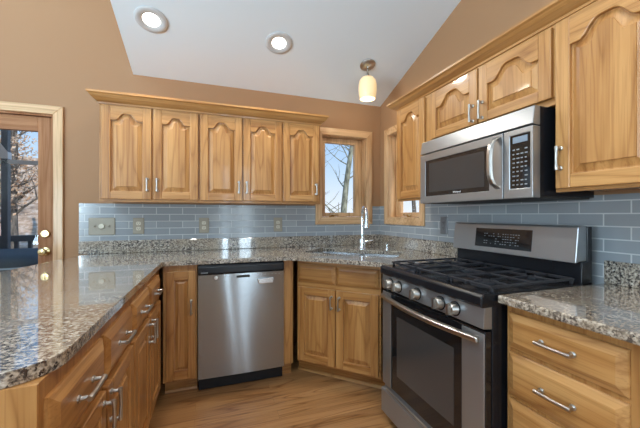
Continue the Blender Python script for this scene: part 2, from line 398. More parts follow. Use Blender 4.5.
# ------------------------------------------------------------------ backsplashes
o = struct(MB().prism([(-2.656, 1.0165), (-.728, 1.0165), (-.728, 1.126), (-.100, 1.126), (-.100, 1.0165), (-.0105, 1.0165), (-.0105, 1.318), (-.100, 1.318), (-.100, 1.1261), (-.728, 1.1261), (-.728, 1.318), (-2.656, 1.318)] if 0 else
  [(-2.656, 1.0165), (-.0105, 1.0165), (-.0105, 1.312), (-.101, 1.312), (-.101, 1.1265), (-.728, 1.1265), (-.728, 1.312), (-2.656, 1.312)], -.010, -.0005, XZ).build('tile_backsplash', 'tile_x'))
tag(o, 'blue grey glass subway tile strip along the back wall above granite', 'backsplash')
o = struct(MB().prism([(-2.62, 1.0165), (-2.0255, 1.0165), (-2.0255, .86), (-1.2580, .86), (-1.2580, 1.0165), (-.0005, 1.0165), (-.0005, 1.312), (-.108, 1.312), (-.108, 1.1265), (-.756, 1.1265), (-.756, 1.312), (-2.62, 1.312)], -.010, -.0005, YZ).build('tile_backsplash.001', 'tile_y'))
tag(o, 'blue grey glass subway tile strip on the right wall behind the range', 'backsplash')

# ------------------------------------------------------------------ cabinet pieces (local: X across, Y into the cabinet, Z up)
def arch_pts(x0, x1, zs, zp, sh, n=22):
    pts = [(x1, zs), (x1 - sh, zs)] if sh else [(x1, zs)]
    xa, xb = x1 - sh, x0 + sh
    for i in range(1, n):
        u = i / n; c = .5 - .5 * math.cos(PI * min(1, 1.06 * (1 - abs(2 * u - 1)))); c = math.sin(PI / 2 * c)
        pts.append((xa + (xb - xa) * u, zs + (zp - zs) * c))
    pts += [(xb, zs), (x0, zs)] if sh else [(x0, zs)]
    return pts
def opening(x0, x1, z0, zs, rise, sh, n=22):
    if rise == 0: return [(x0, z0), (x1, z0), (x1, zs), (x0, zs)]
    return [(x0, z0), (x1, z0)] + arch_pts(x0, x1, zs, zs + rise, sh, n)
def pull(parent, x, z, length=.096, vertical=True, y=-.020, label=None):
    b = MB(); h = length / 2
    P = (lambda s, d: (x, y - d, z + s)) if vertical else (lambda s, d: (x + s, y - d, z))
    b.tube([P(-h, .0255), P(-h * .86, .026), P(-h * .6, .027), P(0, .028), P(h * .6, .027), P(h * .86, .026), P(h, .0255)], [.0070, .0076, .0058, .0054, .0058, .0076, .0070], 10)
    for s in (-h * .86, h * .86):
        b.tube([P(s, 0), P(s, .004), P(s, .006), P(s, .026)], [.0095, .0095, .0062, .0056], 10)
    return b.build('handle', 'nickel', parent, smooth=True)
def door_part(root, x0, x1, z0, z1, rise=.05, stile=.056, rail=.056, handle=None, y=0, name='door', hl=.096):
    """frame-and-raised-panel door in front of plane y"""
    t = .020; w = x1 - x0; d = bpy.data.objects
    zs = z1 - rail - rise if rise else z1 - rail
    sh = .030 if w > .2 else .02
    n = 22
    op = opening(x0 + stile, x1 - stile, z0 + rail, zs, rise, sh, n)
    b = MB()
    # stiles carry upright grain, rails level grain
    xi0, xi1 = x0 + stile, x1 - stile
    b.mi = 0
    b.box((x0, y - t, z0), (xi0, y - .0005, z1)); b.box((xi1, y - t, z0), (x1, y - .0005, z1)); b.mi = 1
    b.box((xi0, y - t, z0), (xi1, y - .0005, z0 + rail))
    ap = arch_pts(xi0, xi1, zs, zs + rise, sh, n) if rise else [(xi1, zs), (xi0, zs)]
    b.loops([[(p[0], yy, z1 if tp_ else p[1]) for p in ap] for yy, tp_ in ((y - .0005, 1), (y - t, 1), (y - t, 0), (y - .0005, 0), (y - .0005, 1))], False, False, closed=False)
    for p in (ap[0], ap[-1]): b.add([(p[0], y - .0005, p[1]), (p[0], y - t, p[1]), (p[0], y - t, z1), (p[0], y - .0005, z1)], [(0, 1, 2, 3)])
    dobj = b.build(name, ['oak_z', 'oak_x'], root, bevel=.0035)
    # raised panel
    def ring(i, yy, e=0):
        o_ = opening(x0 + stile + i, x1 - stile - i, z0 + rail + i, zs - i * .9, rise, sh, n)
        return [(p[0], yy, p[1]) for p in o_]
    bw = min(.034, (w - 2 * stile) * .28)
    p = MB(); p.loops([ring(-.004, y - .001), ring(-.004, y - .006), ring(.006, y - .0045), ring(bw, y - .0135), ring(bw + .0015, y - .0175)], cap0=False, cap1=False)
    fr = opening(x0 + stile + bw + .0015, x1 - stile - bw - .0015, z0 + rail + bw + .0015, zs - (bw + .0015) * .9, rise, sh, n)
    tr = tessellate_polygon([[Vector((q[0], q[1], 0)) for q in fr]])
    p.add([(q[0], y - .0175, q[1]) for q in fr], [tuple(q) for q in tr])
    p.build('panel', 'oak_z' if name == 'door' else 'oak_x', dobj)
    if handle:
        kind, hx, hz = handle
        pull(dobj, hx, hz, hl, kind == 'v')
    return dobj
def drawer_part(root, x0, x1, z0, z1, handle=True, y=0, name='drawer', hl=.105):
    t = .020; b = MB(); bv = .026
    def ring(i, yy): return [(x0 + i, yy, z0 + i), (x1 - i, yy, z0 + i), (x1 - i, yy, z1 - i), (x0 + i, yy, z1 - i)]
    b.loops([ring(0, y - .0005), ring(0, y - .008), ring(.004, y - .011), ring(bv, y - t), ], True, True)
    o = b.build(name, 'oak_x', root)
    if handle: pull(o, (x0 + x1) / 2, (z0 + z1) / 2, hl, False)
    return o
def wall_cab(label, loc, rz, w, z0, z1, depth, group, doors):
    r = thing('wall_cabinet', label, 'cabinet', (loc[0], loc[1], z0), rz, group)
    h = z1 - z0
    b = MB(); b.box((.0, .019, .012), (w, depth - .002, h)); b.mi = 1
    # face frame
    b.box((0, 0, 0), (w, .0195, .035)); b.box((0, 0, h - .035), (w, .0195, h)); b.mi = 0
    b.box((0, 0, .035), (w, .0195, h - .035))
    b.build('body', ['oak_z', 'oak_x'], r, bevel=.0015)
    for a in doors: door_part(r, *a[:4], **a[4])
    return r
UB = 1.316; UT = 2.036; g1 = 'wall cabinets on the back wall'
YU = -.305
dh = (.020, .690)   # door bottom / top above cabinet bottom
def hd(x, top=False): return ('v', x, .128)
wall_cab('leftmost back wall oak cabinet with two arched doors, above the wide dimmer plate', (-2.4375, YU), 0, .662, UB, UT, .305, g1,
         [(.016, .332, *dh, dict(handle=hd(.306))), (.345, .652, *dh, dict(handle=hd(.371)))])
wall_cab('middle back wall oak cabinet with two arched doors', (-1.7755, YU), 0, .655, UB, UT, .305, g1,
         [(.008, .322, *dh, dict(handle=hd(.297))), (.333, .648, *dh, dict(handle=hd(.359)))])
wall_cab('single door back wall oak cabinet beside the window', (-1.1205, YU), 0, .341, UB, UT, .305, g1,
         [(.008, .324, *dh, dict(handle=hd(.296)))])
g2 = 'wall cabinets on the right wall'
wall_cab('narrow single door oak wall cabinet between right window and microwave', (-.305, -.806), -90, .404, 1.326, 2.046, .305, g2,
         [(.014, .345, .016, .700, dict(rise=.05))])
wall_cab('short two door oak cabinet mounted over the microwave', (-.305, -1.211), -90, .797, 1.690, 2.046, .305, g2,
         [(.008, .394, .028, .330, dict(rise=.062, rail=.05, handle=('v', .368, .090))), (.405, .790, .028, .330, dict(rise=.062, rail=.05, handle=('v', .431, .090)))])
wall_cab('tall single door oak wall cabinet at right above granite counter', (-.305, -2.009), -90, .376, UB, 2.046, .305, g2,
         [(.010, .366, .014, .708, dict(rise=.060, handle=('v', .032, .138)))])

# crown mouldings
PROF = [(0, 0), (.006, 0), (.008, .010), (.022, .018), (.040, .030), (.052, .044), (.058, .047), (.062, .050), (.062, .062), (0, .062)]
def crown(name, corners, label):
    """corners(o) -> polyline offset outward by o"""
    rings = []
    npt = len(corners(0))
    for i in range(npt):
        rings.append([(*corners(o_)[i], z) for o_, z in PROF])
    b = MB(); b.loops(rings); ob = b.build(name, 'oak_mold', None); tag(ob, label, 'crown moulding'); return ob
M['oak_mold'] = oak('oak_moulding', 'x', OL, OM, OD, .35, .3, .4)
M['oak_mold_y'] = oak('oak_moulding_cross', 'y', OL, OM, OD, .35, .3, .4)
ob = crown('crown_molding', lambda q: [(-2.4375 - q, -.001), (-2.4375 - q, -.306 - q), (-.7795 + q, -.306 - q), (-.7795 + q, -.001)], 'oak crown moulding running along the back wall cabinet tops')
ob.location.z = UT - .023; ob.scale.z = 1.25
ob = crown('crown_molding.001', lambda q: [(-.001, -.805 + q), (-.306 - q, -.805 + q), (-.306 - q, -2.386 - q), (-.001, -2.386 - q)], 'oak crown moulding along the right wall cabinet tops over the microwave')
ob.location.z = 2.034; ob.data.materials[0] = M['oak_mold_y']

# ------------------------------------------------------------------ base cabinets
def base_cab(name, label, loc, rz, w, depth, group, body=True, toe_in=.075):
    r = thing(name, label, 'cabinet', (loc[0], loc[1], 0), rz, group)
    if body:
        b = MB(); b.box((0, 0, .10), (w, depth, .883)); b.build('body', 'oak_z', r, bevel=.0015)
        t = MB(); t.box((.002, toe_in, .001), (w - .002, depth, .0995)); t.build('toe_kick', 'oak_x', r)
        t = MB(); t.prism([(toe_in - .012, .001), (toe_in - .0005, .001), (toe_in - .0005, .019), (toe_in - .008, .016)], .002, w - .002, YZ); t.build('shoe_molding', 'oak_x', r)
    return r
gp = 'two door base cabinets under the peninsula'
XF = -2.01
for y0, wb, lab in ((-2.149, .7245, 'peninsula base cabinet nearest the viewer, at the rounded counter corner'), (-1.424, .785, 'peninsula base cabinet nearer the back wall, beside the corner cabinet')):
    w = .7245
    r = base_cab('base_cabinet', lab, (XF, y0), 90, wb, .60, gp)
    for i in (0, 1):
        a = .014 + i * (w / 2 - .004); c = a + w / 2 - .024
        drawer_part(r, a, c, .700, .842, hl=.115)
        hx = c - .026 if i == 0 else a + .026
        door_part(r, a, c, .125, .680, rise=0, stile=.055, rail=.055, handle=('v', hx, .605), hl=.105)
# end panel of the peninsula (planked, faces the viewer)
b = MB()
for i in range(10):
    xa = -2.733 + i * .0724; b.box((xa, -2.160, .001), (xa + .0718, -2.1500, .883))
tag(b.build('end_panel', 'oak_z', None, bevel=.001), 'vertical planked oak panel closing the near end of the peninsula', 'panel')
# back panel of the peninsula run
b = MB()
for i in range(20):
    ya = -2.149 + i * .1010; b.box((-2.630, ya, .001), (-2.6115, ya + .1004, .883))
tag(b.build('back_panel', 'oak_z', None), 'oak panelling on the far side of the peninsula under the bar overhang', 'panel')
# corner cabinet left of the dishwasher
r = base_cab('base_cabinet', 'narrow oak base cabinet left of the dishwasher with one tall door', (-1.989, -.62), 0, .211, .60, None)
door_part(r, .020, .201, .118, .842, rise=0, stile=.048, rail=.060, handle=('v', .174, .600), hl=.096)
# filler right of the dishwasher
r = thing('filler_post', 'slim oak filler post between dishwasher and sink cabinet', 'filler panel', (-1.1745, -.62, 0), 0)
MB().box((0, 0, .10), (.070, .02, .883)).build('panel', 'oak_z', r, bevel=.002)
MB().box((0, .06, .001), (.070, .075, .0995)).build('toe_kick', 'oak_x', r)
# diagonal sink cabinet
DW_ = .655
r = base_cab('sink_cabinet', 'corner oak sink cabinet set diagonally, two doors under two false drawer fronts', (-1.062, -.592), -45, DW_, .5, None, body=False)
b = MB(); b.box((0, 0, .10), (DW_, .02, .883)); b.box((0, .02, .10), (.018, .12, .883)); b.box((DW_ - .018, .02, .10), (DW_, .12, .883)); b.box((.018, .02, .10), (DW_ - .018, .45, .118)); b.build('body', 'oak_x', r)
MB().box((-.03, .075, .001), (DW_ + .02, .09, .0995)).build('toe_kick', 'oak_x', r)
MB().prism([(.061, .001), (.0745, .001), (.0745, .019), (.068, .016)], -.03, DW_ + .02, YZ).build('shoe_molding', 'oak_x', r)
for i in (0, 1):
    a = .010 + i * .320; c = a + .312
    drawer_part(r, a, c, .712, .848, handle=False, name='drawer_front')
    door_part(r, a, c, .118, .676, rise=0, stile=.056, rail=.056, handle=('v', c - .026 if i == 0 else a + .026, .585))
# drawer base on the right
r = base_cab('drawer_cabinet', 'oak base cabinet with three drawers right of the range', (-.61, -2.033), -90, .401, .595, None)
for z0, z1 in ((.722, .855), (.545, .706), (.118, .530)): drawer_part(r, .014, .379, z0, z1, hl=.115)
o = MB().box((-.600, -2.452, .001), (-.02, -2.4365, .880)).build('side_panel', 'white', None)
tag(o, 'narrow white panel at the right end of the drawer cabinet', 'panel')

# ------------------------------------------------------------------ worktops
def arc(cx, cy, r, a0, a1, n=10): return [(cx + r * math.cos(R(a0 + (a1 - a0) * i / n)), cy + r * math.sin(R(a0 + (a1 - a0) * i / n))) for i in range(n + 1)]
SC = Vector((-.575, -.575)); du = Vector((1, -1)).normalized(); dv = Vector((1, 1)).normalized()
def sk(u, v): p = SC + du * u + dv * v; return (p.x, p.y)
def rrect(hw, hh, r, n=5):
    pts = []
    for cx, cy, a0 in ((hw - r, -hh + r, -90), (hw - r, hh - r, 0), (-hw + r, hh - r, 90), (-hw + r, -hh + r, 180)): pts += arc(cx, cy, r, a0, a0 + 90, n)
    return pts
hole = [sk(*p) for p in rrect(.385, .195, .05)]
outer = ([(-2.585, -.0015), (-2.60, -.06), (-2.625, -.14), (-2.656, -.253), (-2.68, -.36), (-2.703, -.51), (-2.728, -.64), (-2.765, -.80), (-2.80, -1.0), (-2.85, -1.4), (-2.87, -1.8), (-2.87, -2.06)]
         + arc(-2.80, -2.095, .07, 180, 270, 6) + arc(-2.100, -2.058, .107, -90, 0, 12)
         + [(-1.993, -1.6), (-1.993, -1.2), (-1.990, -.70), (-1.975, -.662), (-1.93, -.650), (-1.55, -.650), (-1.20, -.655), (-1.13, -.675), (-1.075, -.715), (-.87, -.925), (-.72, -1.085), (-.665, -1.15), (-.652, -1.19), (-.652, -1.2570), (-.0015, -1.2570), (-.0015, -.0015)])
r = thing('worktop', 'speckled granite worktop spanning peninsula, back wall and sink corner', 'countertop', (-1.5, -.4, .884))
lc = lambda p, q: (lambda u, v, w: (u - p[0], v - p[1], w - p[2]))
f = lc((-1.5, -.4, .884), 0)
MB().prism(outer, .884, .915, f, [hole]).build('slab', 'granite', r, bevel=.007, seg=3)
b = MB(); b.prism([(-2.656, -.022), (-.0015, -.022), (-.0015, -.0015), (-2.656, -.0015)], .9155, 1.016, f); b.prism(rect(-.022, -1.2570, -.0015, -.0225), .9155, 1.016, f)
b.build('upstand', 'granite', r, bevel=.003)
r = thing('worktop', 'short granite worktop right of the range over the drawer cabinet', 'countertop', (-.3, -2.25, .884))
f = lc((-.3, -2.25, .884), 0)
MB().prism([(-.655, -2.0265), (-.0015, -2.0265), (-.0015, -2.60), (-.655, -2.60)], .884, .915, f).build('slab', 'granite', r, bevel=.007, seg=3)
MB().prism(rect(-.022, -2.60, -.0015, -2.0265), .9155, 1.016, f).build('upstand', 'granite', r, bevel=.003)

# ------------------------------------------------------------------ sink, faucet, soap dispenser
r = thing('kitchen_sink', 'stainless double bowl sink set under the corner worktop', 'sink', (SC.x, SC.y, .70), -45)
b = MB()
def bowl(u0, u1, v0, v1, zb):
    cu, cv = (u0 + u1) / 2, (v0 + v1) / 2; hu, hv = (u1 - u0) / 2, (v1 - v0) / 2
    def ring(s, z, r_): return [(cu + p[0], cv + p[1], z - .70) for p in rrect(hu - s, hv - s, r_)]
    b.loops([ring(-.012, .8835, .055), ring(0, .8825, .05), ring(.006, zb + .03, .05), ring(.03, zb, .045)], False, True)
bowl(-.385, -.012, -.195, .195, .71); bowl(.012, .385, -.195, .195, .71)
b.build('bowl', 'steel_sink', r, smooth=True, fix=False)
for u in (-.2, .2):
    MB().lathe([(.045, 0), (.045, .003), (.03, .0035), (.02, .001), (0, .001)], (u, 0, .0105)).build('drain', 'chrome', r, smooth=True)
r = thing('kitchen_faucet', 'chrome gooseneck pull-down faucet behind the corner sink', 'faucet', (-.405, -.385, .9155), -8)
b = MB(); b.lathe([(.034, 0), (.034, .006), (.028, .012), (.026, .05), (.026, .085), (.023, .098), (.015, .108)]); b.build('body', 'chrome', r, smooth=True)
b = MB(); pts = [(0, 0, .10), (0, 0, .20), (0, 0, .28)]
for i in range(1, 13):
    a = PI * i / 12; pts.append((0, -.055 + .055 * math.cos(a), .285 + .10 * math.sin(a) * .85))
b.tube(pts, .0145, 14); b.build('spout', 'chrome', r, smooth=True)
b = MB(); b.lathe([(.0155, .01), (.0175, -.01), (.024, -.07), (.026, -.095), (.020, -.100), (0, -.100)], (0, -.110, .290)); b.build('spray_head', 'chrome', r, smooth=True)
b = MB(); b.tube([(.018, 0, .062), (.035, -.004, .064), (.06, -.012, .070), (.092, -.022, .078)], [.012, .011, .008, .007], 12); b.build('lever', 'chrome', r, smooth=True)
r = thing('soap_dispenser', 'small chrome soap pump on the worktop right of the faucet', 'soap dispenser', (-.20, -.47, .9155), -45)
b = MB(); b.lathe([(.018, 0), (.018, .006), (.011, .010), (.010, .045), (.013, .048), (.013, .058), (0, .06)]); b.build('body', 'chrome', r, smooth=True)
b = MB(); b.tube([(0, 0, .052), (0, -.03, .054), (0, -.055, .048)], .006, 8); b.build('nozzle', 'chrome', r, smooth=True)

# ------------------------------------------------------------------ dishwasher
r = thing('dishwasher', 'stainless steel dishwasher with black control strip under the back worktop', 'dishwasher', (-1.7745, -.645, 0))
w = .597
MB().box((.004, .035, .10), (w - .004, .60, .878)).build('body', 'black', r)
# slightly bowed steel door
b = MB(); nx, nz = 28, 18; grid = []
for j in range(nz + 1):
    for i in range(nx + 1):
        u, v = i / nx, j / nz
        y = -.004 * math.sin(PI * u) - .0012 * math.sin(v * 4.2 + .6) * math.sin(PI * u) + .0009 * math.sin(u * 9 + v * 2.6)
        grid.append((.003 + (w - .006) * u, y, .100 + .708 * v))
fs = [(j * (nx + 1) + i, j * (nx + 1) + i + 1, (j + 1) * (nx + 1) + i + 1, (j + 1) * (nx + 1) + i) for j in range(nz) for i in range(nx)]
b.add(grid, fs); b.box((.003, .003, .100), (w - .003, .034, .808))
d = b.build('door', 'steel_dw', r, smooth=True, fix=False)
b = MB(); b.box((.345 - .09, -.006, .779), (.345, -.002, .795)); b.build('vent_slot', 'slot', d)
b = MB(); b.prism([(.398, .762), (.515, .768), (.515, .737), (.506, .727), (.410, .725)], -.016, -.003, XZ); b.build('handle', 'steel_sink', d, bevel=.004)
b = MB(); b.lathe([(.012, 0), (.012, .008), (0, .009)], (.118, -.003, .786), (0, -1, 0), 14); b.build('latch_light', 'nickel', d, smooth=True)
b = MB()
for i in range(7): b.box((.40 + i * .026, -.0065, .789), (.406 + i * .026, -.0035, .793))
b.build('button_print', 'mark', d)
b = MB(); b.prism([(-.002, .812), (-.010, .820), (-.010, .862), (.004, .880), (.05, .880), (.05, .812)], .003, w - .003, YZ); cpn = b.build('control_strip', 'black', r, bevel=.002)
b = MB(); b.box((.02, -.0115, .822), (.065, -.0098, .829)); b.build('label_print', 'mark', cpn)
MB().box((.004, .05, .004), (w - .004, .065, .0985)).build('toe_kick', 'black', r)

# ------------------------------------------------------------------ microwave
Wm = .757
r = thing('microwave', 'stainless over-the-range microwave hung under the short oak cabinet', 'microwave', (-.408, -1.2265, 1.2925), -90)
z = lambda q: q - 1.2925
MB().box((.002, .046, .008), (Wm - .002, .400, z(1.687))).build('body', 'black', r, bevel=.002)
b = MB(); b.prism([(.0, z(1.608)), (.045, z(1.604)), (.045, z(1.687)), (.012, z(1.687))], 0, Wm, YZ); b.build('vent_strip', 'steel', r, bevel=.003)
b = MB(); b.prism(rect(0, .002, .613, z(1.601)), 0, .045, XZ, [rect(.050, z(1.338), .535, z(1.560))]); md = b.build('door', 'steel', r, bevel=.0025)
wi = MB(); wi.box((.0495, .003, z(1.3375)), (.5355, .02, z(1.5605))); wi = wi.build('window', 'blackglass', md)
MB().box((.085, .0022, z(1.362)), (.505, .0028, z(1.540))).build('mesh_screen', mat('dark_grey_window_mesh', (.035, .035, .036), .12, spec=.6), wi)
pts = []
for i in range(13):
    u = i / 12 * 2 - 1; pts.append((.585 - .004 * (1 - u * u), -.004 - .046 * (1 - u ** 4) ** .8, z(1.467 + u * .122)))
b = MB(); rings = []
for i, p in enumerate(pts):
    ww = .016; tt = .007
    rings.append([(p[0] - ww, p[1] + tt, p[2]), (p[0] - ww * .6, p[1] - tt, p[2]), (p[0] + ww * .6, p[1] - tt, p[2]), (p[0] + ww, p[1] + tt, p[2])])
b.loops(rings); b.build('handle', 'nickel', md, bevel=.003)
b = MB(); b.prism(rect(.617, .002, Wm, z(1.601)), 0, .045, XZ, [rect(.648, z(1.338), .746, z(1.576))]); pn = b.build('control_panel', 'steel', r, bevel=.0025)
kp = MB().box((.6475, .003, z(1.3375)), (.7465, .02, z(1.5765))).build('keypad', 'blackglass', pn)
MB().box((.662, .0015, z(1.540)), (.732, .0029, z(1.567))).build('display', 'lcd', pn)
b = MB()
for j in range(9):
    for i in range(4):
        q = .661 + i * .0195; zz = z(1.352 + j * .0195)
        if random.random() < .9: b.box((q, .0018, zz), (q + random.uniform(.008, .014), .0029, zz + .0055))
b.build('button_print', 'mark', pn)
b = MB(); b.box((.01, .015, .0005), (Wm - .01, .38, .0078)); b.build('underside_grille', 'slot', r)
def text(s, size, name, mt, parent, loc, rot, sx=1):
    c = bpy.data.curves.new('t', 'FONT'); c.body = s; c.size = size; c.extrude = .0003; c.align_x = 'CENTER'; c.align_y = 'CENTER'
    o = bpy.data.objects.new('t', c); COL.objects.link(o); bpy.context.view_layer.update()
    me = bpy.data.meshes.new_from_object(o.evaluated_get(bpy.context.evaluated_depsgraph_get())); bpy.data.objects.remove(o)
    me.materials.clear(); me.materials.append(M[mt]); q = bpy.data.objects.new(name, me); COL.objects.link(q); q.parent = parent; q.location = loc; q.rotation_euler = rot; q.scale = (sx, 1, 1)
    return q
text('Whirlpool', .014, 'logo', 'white', md, (.318, .0018, z(1.349)), (R(90), 0, 0))

# ------------------------------------------------------------------ gas range
r = thing('gas_range', 'stainless and black gas range between worktops on the right wall', 'range', (-.705, -1.2625, 0), -90)
W_ = .757
MB().box((.0, .035, .03), (W_, .640, .872)).build('body', 'black', r, bevel=.003)
b = MB(); b.prism([(-.008, .785), (.035, .780), (.035, .868), (-.002, .868)], .002, W_ - .002, YZ); cpn = b.build('control_panel', 'steel', r, bevel=.003)
for x in (.095, .180, .345, .515, .605):
    b = MB(); b.lathe([(.0275, 0), (.0275, .005), (.0255, .008), (.0245, .030), (.021, .035), (0, .036)], (x, -.004, .824), (0, -1, .05), 20)
    b.box((x - .006, -.050, .801), (x + .006, -.034, .847)); kb = b.build('knob', 'nickel', cpn, smooth=True)
    MB().lathe([(.031, 0), (.031, .0035), (.0275, .0045)], (x, -.0045, .824), (0, -1, .05), 22).build('bezel', 'black', kb, smooth=True)
# door
b = MB(); b.box((.004, .002, .215), (W_ - .004, .034, .772)); od = b.build('oven_door', 'blackglass', r, bevel=.003)
for a_, c_ in ((.004, .092), (.640, W_ - .004)):
    MB().box((a_, -.004, .2155), (c_, .0018, .765 if a_ > .1 else .765)).build('stile', 'steel', od, bevel=.002)
b = MB(); b.prism(rect(.150, .315, .590, .650), .0002, .0018, XZ); b.build('window', 'ovenglass', od)
pts = []; rings = []
for i in range(17):
    u = i / 16 * 2 - 1; pp = (.372 + u * .362, -.012 - .040 * (1 - u * u), .738); hh = .0155; tt = .010
    rings.append([(pp[0], pp[1] + tt, pp[2] - hh), (pp[0], pp[1] - tt, pp[2] - hh * .6), (pp[0], pp[1] - tt, pp[2] + hh * .6), (pp[0], pp[1] + tt, pp[2] + hh)])
b = MB(); b.loops(rings); b.box((.012, -.02, .727), (.045, -.0045, .749)); b.box((.700, -.02, .727), (.733, -.0045, .749)); b.build('handle', 'nickel', od, bevel=.004)
b = MB(); b.prism([(-.012, .045), (.034, .040), (.034, .203), (.016, .203), (.010, .186), (-.006, .186), (-.012, .180)], .002, W_ - .002, YZ); dw = b.build('warming_drawer', 'steel', r, bevel=.003)
b = MB(); b.tube([(.05, -.008, .196), (W_ - .05, -.008, .196)], .006, 8); b.build('drawer_lip', 'nickel', dw, smooth=True)
# cooktop
b = MB(); b.prism([(-.014, .866), (-.020, .874), (-.020, .908), (-.008, .918), (.560, .917), (.560, .873)], .0, W_, YZ); ct = b.build('cooktop', 'black', r, bevel=.004)
def grate(x0, x1, y0, y1, cen):
    b = MB(); zt = .942; hw = .0055; zb = .931
    def bar(p, q, h=.012):
        p = Vector(p); q = Vector(q); d = (q - p).normalized(); n = Vector((-d.y, d.x)) * hw
        cs = [p + n, q + n, q - n, p - n]
        b.add([(c.x, c.y, zb) for c in cs] + [(c.x, c.y, zt) for c in cs], [(3, 2, 1, 0), (4, 5, 6, 7), (0, 1, 5, 4), (1, 2, 6, 5), (2, 3, 7, 6), (3, 0, 4, 7)])
    bar((x0, y0), (x1, y0)); bar((x0, y1), (x1, y1)); bar((x0 + hw, y0), (x0 + hw, y1)); bar((x1 - hw, y0), (x1 - hw, y1)); bar((x0, (y0 + y1) / 2), (x1, (y0 + y1) / 2))
    for c in cen:
        for a_ in (0, 90, 180, 270):
            d = Vector((math.cos(R(a_)), math.sin(R(a_))))
            ext = (x1 - x0) / 2 if a_ in (0, 180) else (y1 - y0) / (4 if len(cen) > 1 else 2)
            bar(Vector(c) + d * .022, Vector(c) + d * ext)
    for x in (x0 + .006, x1 - .006):
        for y in (y0 + .006, y1 - .006):
            b.box((x - .006, y - .006, .9172), (x + .006, y + .006, .940))
    return b.build('grate', 'iron', r, bevel=.0025)
ys = (.145, .415); xs = (.135, .380, .625)
grate(.022, .252, .052, .525, [(xs[0], ys[0]), (xs[0], ys[1])])
grate(.262, .498, .052, .525, [(xs[1], .28)])
grate(.508, .738, .052, .525, [(xs[2], ys[0]), (xs[2], ys[1])])
for (x, y, q) in ((xs[0], ys[0], .040), (xs[0], ys[1], .036), (xs[1], .28, .046), (xs[2], ys[0], .050), (xs[2], ys[1], .034)):
    b = MB(); b.lathe([(q + .012, .9172), (q + .010, .922), (q * .8, .924), (q * .8, .928), (q, .929), (q, .934), (q - .004, .9358), (0, .9358)], (x, y, 0), n=24); b.build('burner', 'iron', r, smooth=True)
# backguard
b = MB(); b.box((.0, .562, .873), (.748, .632, 1.012)); b.box((0.0, .600, 1.012), (.748, .632, 1.168)); bgd = b.build('backguard', 'black', r, bevel=.003)
b = MB(); b.prism([(.530, 1.006), (.548, 1.165), (.556, 1.172), (.599, 1.172), (.599, 1.013), (.560, 1.0125)], -.004, .744, YZ); fp = b.build('fascia', 'steel', bgd, bevel=.004)
tilt = math.atan2(.018, .159)
b = MB(); b.box((-.178, -.001, -.054), (.178, .003, .054)); dsp = b.build('display', 'blackglass', bgd); dsp.location = (.358, .5385, 1.0895); dsp.rotation_euler = (-tilt, 0, 0)
b = MB(); rnd = random.Random(3)
for j in range(5):
    for i in range(15):
        if rnd.random() < .62:
            q = -.115 + i * .0155; zz = -.034 + j * .014; b.box((q, -.0018, zz), (q + rnd.uniform(.004, .011), -.0011, zz + .004))
b.add([(-.012, -.0019, -.036), (.028, -.0019, -.036), (.002, -.0019, .004), (-.018, -.0019, .008)], [(0, 1, 2, 3)]) if 0 else None
o = b.build('display_print', 'mark', bgd); o.location = dsp.location; o.rotation_euler = dsp.rotation_euler
for x in (.05, W_ - .05):
    for y in (.07, .62): MB().lathe([(.018, .0005), (.018, .02), (.010, .022), (.010, .0298)], (x, y, 0), n=12).build('foot', 'rubber', r)

# ------------------------------------------------------------------ switches and outlets
def plate_outlet(label, loc, rz, mt, first=None):
    r = thing('power_outlet', label, 'outlet', loc, rz, 'wall outlets above the worktops')
    b = MB(); b.loops([[(x, -y, z_) for x, z_ in rrect(.0405 - s, .066 - s, .006, 2)] for s, y in ((0, .0003), (0, .004), (.004, .0065))], True, True); b.build('plate', mt, r)
    for q in (-.021, .021):
        b = MB(); b.loops([[(x, -y, z_ + q) for x, z_ in rrect(.017 - s, .0145 - s, .009, 3)] for s, y in ((0, .0066), (0, .0085), (.001, .009))], False, True); sk_ = b.build('socket', 'ivory' if mt == 'plate' else mt, r)
        b = MB(); b.box((-.008, -.0096, q - .002), (-.0055, -.0089, q + .007)); b.box((.0055, -.0096, q - .002), (.008, -.0089, q + .007)); b.box((-.002, -.0096, q - .009), (.002, -.0089, q - .005)); b.build('slots', 'slot', sk_)
    return r
ZO_ = 1.131
plate_outlet('taupe outlet plate right of the wide dimmer plate, under the leftmost cabinet', (-2.249, -.0105, ZO_), 0, 'plate')
plate_outlet('taupe outlet plate on the back wall under the middle cabinet', (-1.749, -.0105, ZO_), 0, 'plate')
plate_outlet('greyish taupe outlet plate under the single door cabinet near the window', (-1.098, -.0105, ZO_), 0, 'plate')
plate_outlet('grey outlet plate on the right wall between window and range', (-.0105, -.985, 1.141), -90, 'plate_grey')
r = thing('switch_plate', 'wide taupe switch plate with a round dimmer knob at far left', 'light switch', (-2.503, -.0105, ZO_))
b = MB(); b.loops([[(x, -y, z_) for x, z_ in rrect(.089 - s, .068 - s, .006, 2)] for s, y in ((0, .0003), (0, .004), (.004, .0065))], True, True); b.build('plate', 'plate', r)
MB().lathe([(.021, .0066), (.0205, .016), (.018, .019), (0, .020)], (0, 0, 0), (0, -1, 0), 20).build('dimmer_knob', 'ivory', r, smooth=True)
for x in (-.048, .048):
    b = MB(); b.box((x - .006, -.0085, -.013), (x + .006, -.0066, .013)); b.prism([(-.0075, -.004), (-.018, .004), (-.018, .010), (-.0075, .006)], x - .004, x + .004, YZ); b.build('toggle', 'plate', r)

